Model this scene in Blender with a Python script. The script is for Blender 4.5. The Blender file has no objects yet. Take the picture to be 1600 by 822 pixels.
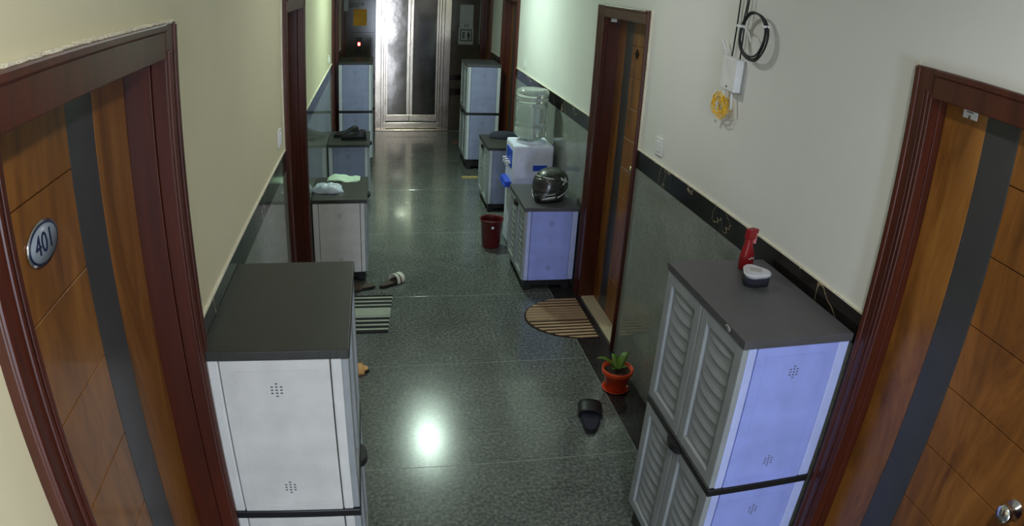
import bpy, bmesh, math, random
from mathutils import Vector, Matrix
random.seed(4)
SC = bpy.context.scene
COL = SC.collection
PI = math.pi

def lin(r, g, b):
    f = lambda c: (c/255/12.92) if c/255 <= 0.04045 else ((c/255+0.055)/1.055)**2.4
    return (f(r), f(g), f(b), 1.0)

# ------------------------------------------------------------------ camera
cam_d = bpy.data.cameras.new('corridor_camera')
cam = bpy.data.objects.new('corridor_camera', cam_d)
COL.objects.link(cam)
RX = Vector((0.98148324, -0.18365285, 0.05442676))
UX = Vector((0.02195052, 0.39010733, 0.92050771))
FX = Vector((0.19028615, 0.90226820, -0.38691508))
M = Matrix((RX, UX, -FX)).transposed().to_4x4()
M.translation = Vector((0, 0, 2.2785))
cam.matrix_world = M
cam_d.type = 'PANO'                       # wide surveillance lens with barrel distortion
cam_d.panorama_type = 'FISHEYE_LENS_POLYNOMIAL'
cam_d.sensor_fit = 'HORIZONTAL'
cam_d.sensor_width = 36.0
cam_d.fisheye_fov = math.radians(170)
cam_d.fisheye_polynomial_k0 = 0.0
cam_d.fisheye_polynomial_k1 = -0.04116179
cam_d.fisheye_polynomial_k2 = -0.0000367268
cam_d.fisheye_polynomial_k3 = 9.605354e-06
cam_d.fisheye_polynomial_k4 = -3.379219e-07
cam_d.clip_start = 0.01
SC.camera = cam

# ------------------------------------------------------------------ world, exposure
w = bpy.data.worlds.new('daylight'); SC.world = w; w.use_nodes = True
bg = w.node_tree.nodes['Background']
bg.inputs[0].default_value = (0.62, 0.78, 1.0, 1)
bg.inputs[1].default_value = 2.0
SC.view_settings.view_transform = 'Standard'
SC.view_settings.look = 'None'
SC.view_settings.gamma = 1.0
SC.view_settings.use_curve_mapping = False
SC.view_settings.exposure = 0.0
SC.cycles.use_denoising = True
SC.cycles.sample_clamp_indirect = 6.0
SC.cycles.max_bounces = 10

def area(name, loc, size, power, col, look):
    d = bpy.data.lights.new(name, 'AREA'); d.shape = 'RECTANGLE'
    d.size, d.size_y = size; d.energy = power; d.color = col
    o = bpy.data.objects.new(name, d); COL.objects.link(o); o.location = loc
    o.rotation_euler = Vector(look).to_track_quat('-Z', 'Y').to_euler()
    return o
area('window_daylight', (0.19, -3.45, 0.95), (0.54, 1.55), 78, (0.74, 0.84, 1.0), (0, 1, -0.1))
LAMP_FAR = 720.0      # emission of the far ceiling lamp
FILL_NEAR = 370.0     # emission of the added, unseen fill lamp above the camera

# ------------------------------------------------------------------ helpers
def tag(o, label=None, cat=None, group=None, kind=None):
    if label: o['label'] = label
    if cat: o['category'] = cat
    if group: o['group'] = group
    if kind: o['kind'] = kind
    return o

def new_bm(): return bmesh.new()

def box(bm, x0, x1, y0, y1, z0, z1, bev=0.0, mat=0, seg=2):
    t = bmesh.new()
    bmesh.ops.create_cube(t, size=1.0)
    for v in t.verts:
        v.co = Vector(((x0+x1)/2+v.co.x*(x1-x0), (y0+y1)/2+v.co.y*(y1-y0), (z0+z1)/2+v.co.z*(z1-z0)))
    if bev > 0:
        bmesh.ops.bevel(t, geom=t.edges[:], offset=bev, segments=seg, affect='EDGES', profile=0.5)
    for f in t.faces: f.material_index = mat
    merge(bm, t)

def merge(bm, t, mtx=None):
    me = bpy.data.meshes.new('tmp')
    if mtx is not None: bmesh.ops.transform(t, matrix=mtx, verts=t.verts)
    t.to_mesh(me); t.free(); bm.from_mesh(me); bpy.data.meshes.remove(me)

def tube(bm, pts, r, seg=8, closed=False, caps=True):
    pts = [Vector(p) for p in pts]; n = len(pts)
    rings = []; up = Vector((0.13, 0.21, 0.97)).normalized()
    for i, p in enumerate(pts):
        a = pts[(i-1) % n] if (closed or i > 0) else p
        b = pts[(i+1) % n] if (closed or i < n-1) else p
        d = (b-a).normalized()
        s = d.cross(up)
        if s.length < 0.05: s = d.cross(Vector((1, 0, 0)))
        s.normalize(); u = s.cross(d)
        rr = r[i] if isinstance(r, (list, tuple)) else r
        rings.append([bm.verts.new(p + s*math.cos(2*PI*k/seg)*rr + u*math.sin(2*PI*k/seg)*rr) for k in range(seg)])
    for i in range(n if closed else n-1):
        A, B = rings[i], rings[(i+1) % n]
        for k in range(seg):
            f = bm.faces.new((A[k], A[(k+1) % seg], B[(k+1) % seg], B[k])); f.smooth = True
    if caps and not closed:
        bm.faces.new(rings[0]); bm.faces.new(list(reversed(rings[-1])))

def lathe(bm, prof, seg=32, c=(0, 0, 0), mat=0, smooth=True, sx=1, sy=1):
    rings = []
    for r, z in prof:
        if r < 1e-6: rings.append([bm.verts.new((c[0], c[1], c[2]+z))])
        else: rings.append([bm.verts.new((c[0]+r*sx*math.cos(2*PI*k/seg), c[1]+r*sy*math.sin(2*PI*k/seg), c[2]+z)) for k in range(seg)])
    for A, B in zip(rings, rings[1:]):
        for k in range(seg):
            a = A[k % len(A)]; b = A[(k+1) % len(A)]; cc = B[(k+1) % len(B)]; d = B[k % len(B)]
            vs = []
            for v in (a, b, cc, d):
                if v not in vs: vs.append(v)
            if len(vs) > 2:
                f = bm.faces.new(vs); f.smooth = smooth; f.material_index = mat

def prism(bm, poly, z0, z1, mat=0, bev=0.0, smooth=False):
    t = bmesh.new()
    a = [t.verts.new((p[0], p[1], z0)) for p in poly]; b = [t.verts.new((p[0], p[1], z1)) for p in poly]
    n = len(poly)
    t.faces.new(list(reversed(a))); t.faces.new(b)
    for i in range(n):
        f = t.faces.new((a[i], a[(i+1) % n], b[(i+1) % n], b[i])); f.smooth = smooth
    bmesh.ops.recalc_face_normals(t, faces=t.faces[:])
    if bev > 0:
        bmesh.ops.bevel(t, geom=[e for e in t.edges if abs(e.verts[0].co.z-e.verts[1].co.z) < 1e-6], offset=bev, segments=2, affect='EDGES')
    for f in t.faces: f.material_index = mat
    merge(bm, t)

CACHE = {}
def mesh_of(key, fn, mats):
    if key is not None and key in CACHE: return CACHE[key]
    bm = new_bm(); fn(bm)
    bmesh.ops.recalc_face_normals(bm, faces=bm.faces[:])
    me = bpy.data.meshes.new('mesh'); bm.to_mesh(me); bm.free()
    for m in (mats if isinstance(mats, (list, tuple)) else [mats]): me.materials.append(m)
    if key is not None: CACHE[key] = me
    return me

def obj(name, fn, mats, parent=None, loc=(0, 0, 0), key=None, rot=(0, 0, 0)):
    me = mesh_of(key, fn, mats)
    o = bpy.data.objects.new(name, me); COL.objects.link(o)
    o.location = loc; o.rotation_euler = rot
    if parent: o.parent = parent
    return o

def empty(name, loc=(0, 0, 0), rz=0.0, parent=None):
    o = bpy.data.objects.new(name, None); COL.objects.link(o); o.empty_display_size = 0.05
    o.location = loc; o.rotation_euler = (0, 0, rz)
    if parent: o.parent = parent
    return o

def text(name, s, size, mat, parent, mtx, depth=0.001):
    cu = bpy.data.curves.new('t', 'FONT'); cu.body = s; cu.size = size; cu.extrude = depth
    cu.align_x = 'CENTER'; cu.align_y = 'CENTER'
    to = bpy.data.objects.new('t', cu); COL.objects.link(to)
    dg = bpy.context.evaluated_depsgraph_get()
    me = bpy.data.meshes.new_from_object(to.evaluated_get(dg))
    bpy.data.objects.remove(to); bpy.data.curves.remove(cu)
    me.materials.clear(); me.materials.append(mat)
    o = bpy.data.objects.new(name, me); COL.objects.link(o)
    if parent: o.parent = parent
    o.matrix_local = mtx
    return o

# ------------------------------------------------------------------ materials
def mat(name, col, rough=0.5, metal=0.0, spec=0.5, emis=None, es=0, trans=0, ior=1.45, coat=0, bump=None, alpha=None):
    m = bpy.data.materials.new(name); m.use_nodes = True
    nt = m.node_tree; b = nt.nodes['Principled BSDF']
    b.inputs['Base Color'].default_value = col
    b.inputs['Roughness'].default_value = rough
    b.inputs['Metallic'].default_value = metal
    b.inputs['Specular IOR Level'].default_value = spec
    b.inputs['IOR'].default_value = ior
    b.inputs['Transmission Weight'].default_value = trans
    b.inputs['Coat Weight'].default_value = coat
    if emis: b.inputs['Emission Color'].default_value = emis; b.inputs['Emission Strength'].default_value = es
    # subtle grain on everything so that no surface is perfectly flat in tone
    tc = nt.nodes.new('ShaderNodeTexCoord'); n = nt.nodes.new('ShaderNodeTexNoise')
    n.inputs['Scale'].default_value = 9; n.inputs['Detail'].default_value = 5
    nt.links.new(tc.outputs['Object'], n.inputs['Vector'])
    if not emis and not trans:
        r = nt.nodes.new('ShaderNodeValToRGB')
        r.color_ramp.elements[0].color = tuple(c*0.9 for c in col[:3])+(1,)
        r.color_ramp.elements[1].color = tuple(min(1, c*1.08) for c in col[:3])+(1,)
        r.color_ramp.elements[0].position = 0.3; r.color_ramp.elements[1].position = 0.7
        nt.links.new(n.outputs['Fac'], r.inputs['Fac']); nt.links.new(r.outputs['Color'], b.inputs['Base Color'])
    if bump:
        bn = nt.nodes.new('ShaderNodeTexNoise'); bn.inputs['Scale'].default_value = bump[0]; bn.inputs['Detail'].default_value = 4
        nt.links.new(tc.outputs['Object'], bn.inputs['Vector'])
        bb = nt.nodes.new('ShaderNodeBump'); bb.inputs['Strength'].default_value = bump[1]; bb.inputs['Distance'].default_value = 0.01
        nt.links.new(bn.outputs['Fac'], bb.inputs['Height']); nt.links.new(bb.outputs['Normal'], b.inputs['Normal'])
    return m

def ramp_mat(name, stops, scale, rough, detail=8, stretch=(1, 1, 1), dist=0.0, coat=0, bumpy=0, tex='noise', rstops=None):
    m = bpy.data.materials.new(name); m.use_nodes = True
    nt = m.node_tree; b = nt.nodes['Principled BSDF']; b.inputs['Roughness'].default_value = rough
    b.inputs['Coat Weight'].default_value = coat
    tc = nt.nodes.new('ShaderNodeTexCoord'); mp = nt.nodes.new('ShaderNodeMapping'); mp.inputs['Scale'].default_value = stretch
    # world position keeps the pattern running on across the separate pieces
    ge = nt.nodes.new('ShaderNodeNewGeometry'); nt.links.new(ge.outputs['Position'], mp.inputs['Vector'])
    n = nt.nodes.new('ShaderNodeTexNoise'); n.inputs['Scale'].default_value = scale; n.inputs['Detail'].default_value = detail
    n.inputs['Distortion'].default_value = dist; n.inputs['Roughness'].default_value = 0.65
    nt.links.new(mp.outputs['Vector'], n.inputs['Vector'])
    r = nt.nodes.new('ShaderNodeValToRGB')
    while len(r.color_ramp.elements) < len(stops): r.color_ramp.elements.new(0.5)
    for e, (p, c) in zip(r.color_ramp.elements, stops): e.position = p; e.color = c
    nt.links.new(n.outputs['Fac'], r.inputs['Fac']); nt.links.new(r.outputs['Color'], b.inputs['Base Color'])
    if bumpy:
        bb = nt.nodes.new('ShaderNodeBump'); bb.inputs['Strength'].default_value = bumpy; bb.inputs['Distance'].default_value = 0.004
        nt.links.new(n.outputs['Fac'], bb.inputs['Height']); nt.links.new(bb.outputs['Normal'], b.inputs['Normal'])
    return m

def granite(name, dark, mid, light, rough, blotch=0.35, scale=85, coat=0):
    m = bpy.data.materials.new(name); m.use_nodes = True
    nt = m.node_tree; b = nt.nodes['Principled BSDF']; b.inputs['Roughness'].default_value = rough
    ge = nt.nodes.new('ShaderNodeNewGeometry')
    n = nt.nodes.new('ShaderNodeTexNoise'); b.inputs['Coat Weight'].default_value = coat; b.inputs['Coat Roughness'].default_value = 0.03
    n.inputs['Scale'].default_value = scale; n.inputs['Detail'].default_value = 4; n.inputs['Roughness'].default_value = 0.75
    nt.links.new(ge.outputs['Position'], n.inputs['Vector'])
    r = nt.nodes.new('ShaderNodeValToRGB'); r.color_ramp.elements.new(0.5)
    for e, (p, c) in zip(r.color_ramp.elements, ((0.33, dark), (0.5, mid), (0.7, light))): e.position = p; e.color = c
    nt.links.new(n.outputs['Fac'], r.inputs['Fac'])
    n2 = nt.nodes.new('ShaderNodeTexNoise'); n2.inputs['Scale'].default_value = 3.5; n2.inputs['Detail'].default_value = 7; n2.inputs['Distortion'].default_value = 0.8
    nt.links.new(ge.outputs['Position'], n2.inputs['Vector'])
    r2 = nt.nodes.new('ShaderNodeValToRGB'); r2.color_ramp.elements[0].position = 0.30; r2.color_ramp.elements[1].position = 0.70
    r2.color_ramp.elements[0].color = (1-blotch,)*3+(1,); r2.color_ramp.elements[1].color = (1, 1, 1, 1)
    nt.links.new(n2.outputs['Fac'], r2.inputs['Fac'])
    mx = nt.nodes.new('ShaderNodeMixRGB'); mx.blend_type = 'MULTIPLY'; mx.inputs[0].default_value = 1
    nt.links.new(r.outputs['Color'], mx.inputs[1]); nt.links.new(r2.outputs['Color'], mx.inputs[2])
    nt.links.new(mx.outputs['Color'], b.inputs['Base Color'])
    # faint polish unevenness
    r3 = nt.nodes.new('ShaderNodeMapRange'); r3.inputs['To Min'].default_value = rough*0.9; r3.inputs['To Max'].default_value = rough*1.15
    nt.links.new(n2.outputs['Fac'], r3.inputs['Value']); nt.links.new(r3.outputs['Result'], b.inputs['Roughness'])
    return m

def marble(name):
    m = bpy.data.materials.new(name); m.use_nodes = True
    nt = m.node_tree; b = nt.nodes['Principled BSDF']; b.inputs['Roughness'].default_value = 0.12
    ge = nt.nodes.new('ShaderNodeNewGeometry')
    n = nt.nodes.new('ShaderNodeTexNoise'); n.inputs['Scale'].default_value = 2.6; n.inputs['Detail'].default_value = 4; n.inputs['Distortion'].default_value = 1.1
    nt.links.new(ge.outputs['Position'], n.inputs['Vector'])
    r = nt.nodes.new('ShaderNodeValToRGB')
    el = r.color_ramp.elements
    while len(el) < 4: el.new(0.5)
    for e, (p, c) in zip(el, ((0.0, (0.010, 0.009, 0.008, 1)), (0.578, (0.014, 0.012, 0.011, 1)), (0.584, (0.42, 0.32, 0.20, 1)), (0.592, (0.012, 0.011, 0.010, 1)))): e.position = p; e.color = c
    nt.links.new(n.outputs['Fac'], r.inputs['Fac']); nt.links.new(r.outputs['Color'], b.inputs['Base Color'])
    return m

M_FLOOR = granite('floor_granite', (0.040, 0.047, 0.044, 1), (0.122, 0.137, 0.129, 1), (0.28, 0.30, 0.285, 1), 0.20, 0.26, scale=52, coat=0.3)
M_DADO = granite('wall_granite', (0.19, 0.21, 0.19, 1), (0.265, 0.29, 0.26, 1), (0.33, 0.36, 0.32, 1), 0.07, 0.22)
M_BORDER = granite('border_granite', (0.016, 0.015, 0.016, 1), (0.035, 0.032, 0.033, 1), (0.07, 0.062, 0.062, 1), 0.10)
M_MARBLE = marble('black_veined_marble')
M_GROUT = mat('joint_filler', lin(140, 150, 140), 0.7)
M_WALL_L = ramp_mat('cream_paint', ((0.3, lin(212, 205, 174)), (0.7, lin(218, 212, 182))), 1.5, 0.6, bumpy=0.02)
M_WALL_R = ramp_mat('off_white_paint', ((0.3, lin(220, 222, 219)), (0.7, lin(226, 228, 225))), 1.5, 0.6, bumpy=0.02)
M_CEIL = mat('ceiling_paint', lin(235, 235, 228), 0.7)
M_PLASTER = mat('raw_plaster', lin(225, 220, 200), 0.9, bump=(60, 0.8))
M_REDWOOD = ramp_mat('mahogany_varnish', ((0.3, lin(56, 21, 12)), (0.55, lin(75, 30, 17)), (0.8, lin(90, 38, 23))), 3.0, 0.36, stretch=(8, 8, 0.6), dist=0.4, coat=0.1)
M_WOOD = ramp_mat('teak_veneer', ((0.30, lin(82, 47, 15)), (0.5, lin(128, 80, 30)), (0.70, lin(156, 104, 46))), 2.0, 0.38, stretch=(2.6, 2.6, 0.5), dist=1.6, coat=0.12)
M_STRIP = mat('charcoal_laminate', lin(62, 62, 64), 0.35)
M_GROOVE = mat('groove_shadow', lin(40, 26, 14), 0.7)
M_CHROME = mat('chrome', (0.75, 0.75, 0.74, 1), 0.15, 1.0)
M_BRASS = mat('brass', (0.75, 0.6, 0.36, 1), 0.25, 1.0)
M_STEEL = mat('brushed_steel', (0.56, 0.48, 0.39, 1), 0.18, 1.0, bump=(40, 0.05))
M_STEELD = mat('dark_etched_steel', (0.14, 0.125, 0.11, 1), 0.10, 1.0, bump=(5, 0.10))
M_BROWN = granite('end_wall_brown_granite', (0.055, 0.040, 0.032, 1), (0.085, 0.066, 0.055, 1), (0.12, 0.098, 0.084, 1), 0.14, 0.2)
M_DBROWN = mat('dark_brown_stone', lin(38, 22, 16), 0.2)
M_THRESH = mat('beige_marble', lin(190, 178, 150), 0.3)
M_LID = mat('dark_grey_plastic', lin(52, 52, 49), 0.45, bump=(220, 0.05))
M_LIDR = mat('slate_grey_plastic', lin(80, 80, 84), 0.45, bump=(220, 0.05))
M_BLACKP = mat('black_plastic', lin(30, 30, 32), 0.4)
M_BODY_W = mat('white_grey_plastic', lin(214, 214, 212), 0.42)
M_BODY_B = mat('cool_lit_lilac_plastic', lin(156, 170, 244), 0.42)  # bluish plastic with the cool daylight partly put into its colour
M_BODY_F = mat('cool_grey_plastic', lin(142, 148, 184), 0.42)  # far panels, cool light partly mixed into the plastic's grey
POST = {}  # lighter copies of the panel plastics, edge highlights put into the colour
for nm_, cl_ in (('white_grey_plastic', (216, 217, 216)), ('cool_lit_lilac_plastic', (184, 196, 250)), ('cool_grey_plastic', (196, 202, 214))): POST[nm_] = mat(nm_+'_edge', lin(*cl_), 0.42)
M_DOORP = mat('grazing_shade_plastic', lin(152, 158, 162), 0.42)  # door fronts greyed to imitate light grazing them
M_HOLE = mat('hole_dark', lin(88, 94, 106), 0.8)
M_WHITE = mat('white_plastic', lin(228, 230, 232), 0.4)
M_DISP = mat('dispenser_white', lin(222, 226, 250), 0.35)
M_BLUE = mat('blue_plastic', lin(40, 78, 200), 0.35)
M_RED = mat('red_plastic', lin(138, 26, 32), 0.35)
M_MAROON = mat('maroon_plastic', lin(92, 24, 28), 0.35)
M_ORANGE = mat('orange_plastic', lin(214, 72, 30), 0.4)
M_SOIL = mat('soil', lin(52, 36, 26), 0.95, bump=(80, 1.0))
M_LEAF = mat('leaf_green', lin(88, 122, 40), 0.45)
M_BLKCAB = mat('black_cable', lin(32, 32, 34), 0.5)
M_YEL = mat('yellow_fibre', lin(244, 196, 40), 0.45)
M_YNOTE = mat('yellow_paper', lin(222, 160, 28), 0.6)
M_GREY = mat('grey_metal', lin(150, 150, 146), 0.4)
M_BLACKT = mat('black_print', lin(28, 28, 32), 0.6)
M_NAVY = mat('navy_print', lin(24, 34, 72), 0.5)
M_PLAQ = mat('pale_blue_plate', lin(150, 162, 178), 0.3)
M_MATW = mat('mat_pale_stripe', lin(176, 184, 170), 0.95, bump=(150, 0.8))
M_MATB = mat('mat_black_stripe', lin(34, 36, 38), 0.95, bump=(150, 0.8))
M_RUGC = mat('rug_cream_stripe', lin(190, 160, 126), 0.95, bump=(150, 0.8))
M_RUGB = mat('rug_brown_stripe', lin(48, 30, 24), 0.95, bump=(150, 0.8))
M_SHOE = mat('black_leather', lin(26, 25, 27), 0.4)
M_SOLE = mat('brown_footbed', lin(74, 58, 50), 0.7)
M_TAN = mat('tan_leather', lin(214, 160, 96), 0.5)
M_STRAP = mat('white_strap', lin(216, 216, 200), 0.6)
M_BAG = mat('pale_blue_bag_film', lin(205, 218, 232), 0.3, bump=(30, 0.9))
M_PAPER = mat('pale_green_paper', lin(196, 222, 196), 0.6)
M_CLOTH = mat('dark_navy_cloth', lin(36, 38, 52), 0.9, bump=(60, 0.6))
M_CLOTHR = mat('dark_maroon_cloth', lin(64, 30, 34), 0.9, bump=(60, 0.6))
M_CARD = mat('cardboard', lin(176, 160, 108), 0.85)
M_CARDR = mat('reddish_board', lin(110, 80, 68), 0.7)
M_HELM = ramp_mat('helmet_shell', ((0.40, lin(24, 26, 26)), (0.52, lin(62, 68, 62)), (0.60, lin(22, 24, 24))), 9.0, 0.38, detail=3, dist=1.5, coat=0.08)
M_VISOR = mat('smoked_visor', lin(58, 58, 58), 0.22, coat=0.1)
M_SILVER = mat('silver_graphic', lin(190, 194, 192), 0.3)
M_WATER = mat('bottle_plastic', (0.84, 0.92, 0.88, 1), 0.12, trans=0.74, ior=1.30)
M_GLOW = mat('lamp_diffuser', (1, 1, 1, 1), 0.5, emis=(0.77, 1.0, 0.85, 1), es=LAMP_FAR)
M_FILLN = mat('fill_diffuser_warm', (1, 1, 1, 1), 0.5, emis=(1.0, 0.98, 0.94, 1), es=FILL_NEAR)
M_FILLM = mat('fill_diffuser_dim', (1, 1, 1, 1), 0.5, emis=(1.0, 0.98, 0.94, 1), es=150.0)
M_LED = mat('red_display', (0.3, 0, 0, 1), 0.5, emis=(1.0, 0.05, 0.03, 1), es=14)
M_LEDC = mat('red_display_digit', (0.3, 0, 0, 1), 0.5, emis=(1.0, 0.45, 0.35, 1), es=14)

# ------------------------------------------------------------------ setting
L, R = -0.5183, 1.5281          # wall faces
YE, YB = 10.70, -3.5           # lift wall, rear wall behind the camera
HC = 2.85                       # ceiling height
ZB, ZT = 1.266, 1.376           # marble band
TH = 0.22

def wall_box(bm, side, y0, y1, z0, z1):
    if side < 0: box(bm, L-TH, L, y0, y1, z0, z1)
    else: box(bm, R, R+TH, y0, y1, z0, z1)

DZ = 2.2
DOORS = {-1: [(0.735, 1.694), (3.735, 4.74), (7.75, 8.76), (9.62, 10.42)],
         1: [(0.63, 1.59), (3.776, 4.7275), (7.60, 8.58), (9.44, 10.42)]}
for side, nm, mt in ((-1, 'wall_left', M_WALL_L), (1, 'wall_right', M_WALL_R)):
    root = empty(nm); tag(root, kind='structure')
    def f(bm):
        y = YB
        for a, b in DOORS[side]:
            a2, b2 = a+0.02, b-0.02
            wall_box(bm, side, y, a2, 0, HC); wall_box(bm, side, a2, b2, DZ-0.02, HC); y = b2
        wall_box(bm, side, y, YE+0.02, 0, HC)
    obj('plaster_face', f, mt, root)
    segs = []; y = YB
    for a, b in DOORS[side]: segs.append((y, a)); y = b
    segs.append((y, YE))
    for a, b in segs:
        # polished granite dado slabs and marble band pieces, each a piece of its own
        n = max(1, round((b-a)/1.05)); s = (b-a)/n
        for i in range(n):
            yy0, yy1 = a+i*s+0.001, a+(i+1)*s-0.001
            def g(bm):
                if side < 0: box(bm, L-0.002, L+0.006, 0, yy1-yy0, 0.0, ZB-0.001, 0.001, seg=1)
                else: box(bm, R-0.006, R+0.002, 0, yy1-yy0, 0.0, ZB-0.001, 0.001, seg=1)
            obj('granite_slab', g, M_DADO, root, (0, yy0, 0), key=('slab', side, round(yy1-yy0, 4)))
        n = max(1, round((b-a)/0.6)); s = (b-a)/n
        for i in range(n):
            yy0, yy1 = a+i*s+0.001, a+(i+1)*s-0.001
            def g(bm):
                if side < 0: box(bm, L-0.002, L+0.008, 0, yy1-yy0, ZB, ZT, 0.001, seg=1)
                else: box(bm, R-0.008, R+0.002, 0, yy1-yy0, ZB, ZT, 0.001, seg=1)
            obj('marble_band', g, M_MARBLE, root, (0, yy0, 0), key=('band', side, round(yy1-yy0, 4)))
        def g(bm):
            if side < 0: box(bm, L-0.001, L+0.0085, a, b, ZT, ZT+0.007)
            else: box(bm, R-0.0085, R+0.001, a, b, ZT, ZT+0.007)
        obj('plaster_edge', g, M_PLASTER, root)

# floor: sub floor, slabs across the passage, dark borders
fl = empty('floor'); tag(fl, kind='structure')
obj('sub_floor', lambda bm: box(bm, L-TH, R+TH, YB, YE+0.5, -0.12, -0.012), M_GROUT, fl)
BX = 0.21
ys = [3.717-0.992*k for k in range(0, 8)][::-1] + [4.71, 6.08, 7.46, 8.78, 10.0]
ys = [YB] + [y for y in ys if y > YB+0.2] + [YE-0.12]
for a, b in zip(ys, ys[1:]):
    def g(bm): box(bm, L+0.12, R-BX, 0.0, b-a-0.003, -0.014, 0.0, 0.0012, seg=1)
    obj('granite_slab', g, M_FLOOR, fl, (0, a+0.0015, 0), key=('fs', round(b-a, 3)))
obj('joint_line', lambda bm: [box(bm, L+0.12, R-BX, y-0.0025, y+0.0025, -0.013, -0.0006) for y in ys[1:-1]], M_GROUT, fl)
for x0, x1 in ((L, L+0.118), (R-BX+0.002, R)):
    n = 9; s = (YE-0.12-YB)/n
    for i in range(n):
        def g(bm): box(bm, x0, x1, 0, s-0.002, -0.014, 0.0, 0.0012, seg=1)
        obj('border_slab', g, M_BORDER, fl, (0, YB+i*s+0.001, 0), key=('bs', round(x0, 3)))
obj('border_edge_line', lambda bm: box(bm, R-BX-0.001, R-BX+0.002, YB, YE-0.12, -0.013, -0.0004), M_GROUT, fl)

ce = obj('ceiling', lambda bm: box(bm, L-TH, R+TH, YB, YE+0.5, HC, HC+0.1), M_CEIL); tag(ce, kind='structure')

# end wall with the lift opening
EX0, EX1 = -0.03, 1.075
we = empty('wall_end'); tag(we, kind='structure')
def f(bm):
    box(bm, L-TH, EX0, YE, YE+0.3, 0, HC); box(bm, EX1, R+TH, YE, YE+0.3, 0, HC); box(bm, EX0, EX1, YE, YE+0.3, 2.12, HC)
    box(bm, EX0, EX1, YE+0.25, YE+0.3, 0, 2.12)
obj('masonry', f, M_BROWN, we)
for x0, x1 in ((L, EX0), (EX1, R)):
    for z0, z1, mm in ((0.0, 0.56, M_BROWN), (0.56, 0.66, M_DBROWN), (0.66, 0.80, M_BROWN), (0.80, 0.88, M_DBROWN), (0.88, 1.52, M_BROWN), (1.52, 2.18, M_BROWN), (2.18, HC, M_BROWN)):
        obj('stone_panel', lambda bm: box(bm, x0+0.001, x1-0.001, YE-0.012, YE+0.001, z0+0.001, z1-0.001, 0.0015, seg=1), mm, we)
obj('stone_panel', lambda bm: box(bm, EX0, EX1, YE-0.012, YE+0.001, 2.12, HC, 0.0015, seg=1), M_BROWN, we)

# rear wall (behind the camera) with a glazed balcony door
WX0, WX1, WZ0, WZ1 = -0.12, 0.50, 0.12, 1.75
def rear(bm):
    box(bm, L-TH, WX0, YB-0.2, YB, 0, HC); box(bm, WX1, R+TH, YB-0.2, YB, 0, HC)
    box(bm, WX0, WX1, YB-0.2, YB, WZ1, HC); box(bm, WX0, WX1, YB-0.2, YB, 0, WZ0)
wb = obj('wall_rear', rear, M_WALL_R); tag(wb, kind='structure')
wn = empty('window_1', (0, 0, 0)); tag(wn, kind='structure')
for fx0, fx1, fz0, fz1 in ((WX0, WX0+0.04, WZ0, WZ1), (WX1-0.04, WX1, WZ0, WZ1), (WX0, WX1, WZ0, WZ0+0.04), (WX0, WX1, WZ1-0.04, WZ1), (WX0, WX1, 1.05, 1.09)):
    obj('frame_bar', lambda bm: box(bm, fx0, fx1, YB-0.12, YB-0.06, fz0, fz1), M_GREY, wn)

# ------------------------------------------------------------------ lift
lift = empty('lift_entrance', ((EX0+EX1)/2, YE, 0))
tag(lift, 'stainless steel lift doors in a steel surround at the far end of the corridor', 'lift')
lx = (EX0+EX1)/2
def lb(name, x0, x1, y0, y1, z0, z1, m, par=lift, bev=0.003):
    return obj(name, lambda bm: box(bm, x0-lx, x1-lx, y0, y1, z0, z1, bev), m, par)
def jamb(bm, x0, x1, flip):
    # stepped steel jamb: broad face, a round bead and an inner return
    xs = (x0, x0+(x1-x0)*0.55, x0+(x1-x0)*0.8, x1) if not flip else (x1, x1-(x1-x0)*0.55, x1-(x1-x0)*0.8, x0)
    for (a, b), d in zip(zip(xs, xs[1:]), (-0.03, -0.012, 0.01)):
        box(bm, min(a, b)-lx, max(a, b)-lx, d, 0.10, 0.0, 2.12, 0.004)
obj('jamb', lambda bm: jamb(bm, EX0-0.02, 0.112, False), M_STEEL, lift)
obj('jamb', lambda bm: jamb(bm, 0.915, EX1+0.02, True), M_STEEL, lift)
lb('header', EX0-0.02, EX1+0.02, -0.03, 0.10, 2.10, 2.22, M_STEEL)
for a, b in ((0.112, 0.4815), (0.4845, 0.915)):
    pv = lb('door_panel', a, b, 0.062, 0.09, 0.13, 2.10, M_STEELD)
    st = 0.045
    lb('stile', a, a+(0.03 if a < .2 else st), 0.045, 0.066, 0.13, 2.10, M_STEEL, pv)
    lb('stile', b-(st if a < .2 else 0.03), b, 0.045, 0.066, 0.13, 2.10, M_STEEL, pv)
    lb('rail', a, b, 0.044, 0.066, 0.13, 0.23, M_STEEL, pv)
    lb('rail', a, b, 0.044, 0.066, 2.03, 2.10, M_STEEL, pv)
lb('kick_rail', EX0, EX1, 0.005, 0.09, 0.025, 0.115, M_STEEL)
lb('sill', EX0-0.02, EX1+0.02, -0.10, 0.09, 0.0, 0.02, M_STEEL)
lb('shaft_gap', EX0, EX1, 0.03, 0.085, 0.02, 0.13, M_BLACKP, bev=0)

cp = empty('lift_call_panel', (-0.297, YE-0.012, 1.338))
tag(cp, 'dark lift call panel with a glowing red floor display left of the lift', 'call panel')
obj('plate', lambda bm: box(bm, -0.045, 0.045, -0.014, 0, -0.14, 0.10, 0.003), M_BLACKP, cp)
obj('display', lambda bm: box(bm, -0.018, 0.018, -0.017, -0.013, -0.022, 0.030, 0.002), M_LED, cp)
obj('digit', lambda bm: box(bm, -0.009, 0.009, -0.0185, -0.0168, -0.012, 0.020, 0.002), M_LEDC, cp)

yn = obj('notice', lambda bm: [box(bm, -0.10, 0.10, -0.004, 0, -0.125, 0.125, 0.001)], M_YNOTE, None, (-0.285, YE-0.012, 1.745))
tag(yn, 'bright yellow notice on the brown wall left of the lift', 'notice')

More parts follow.
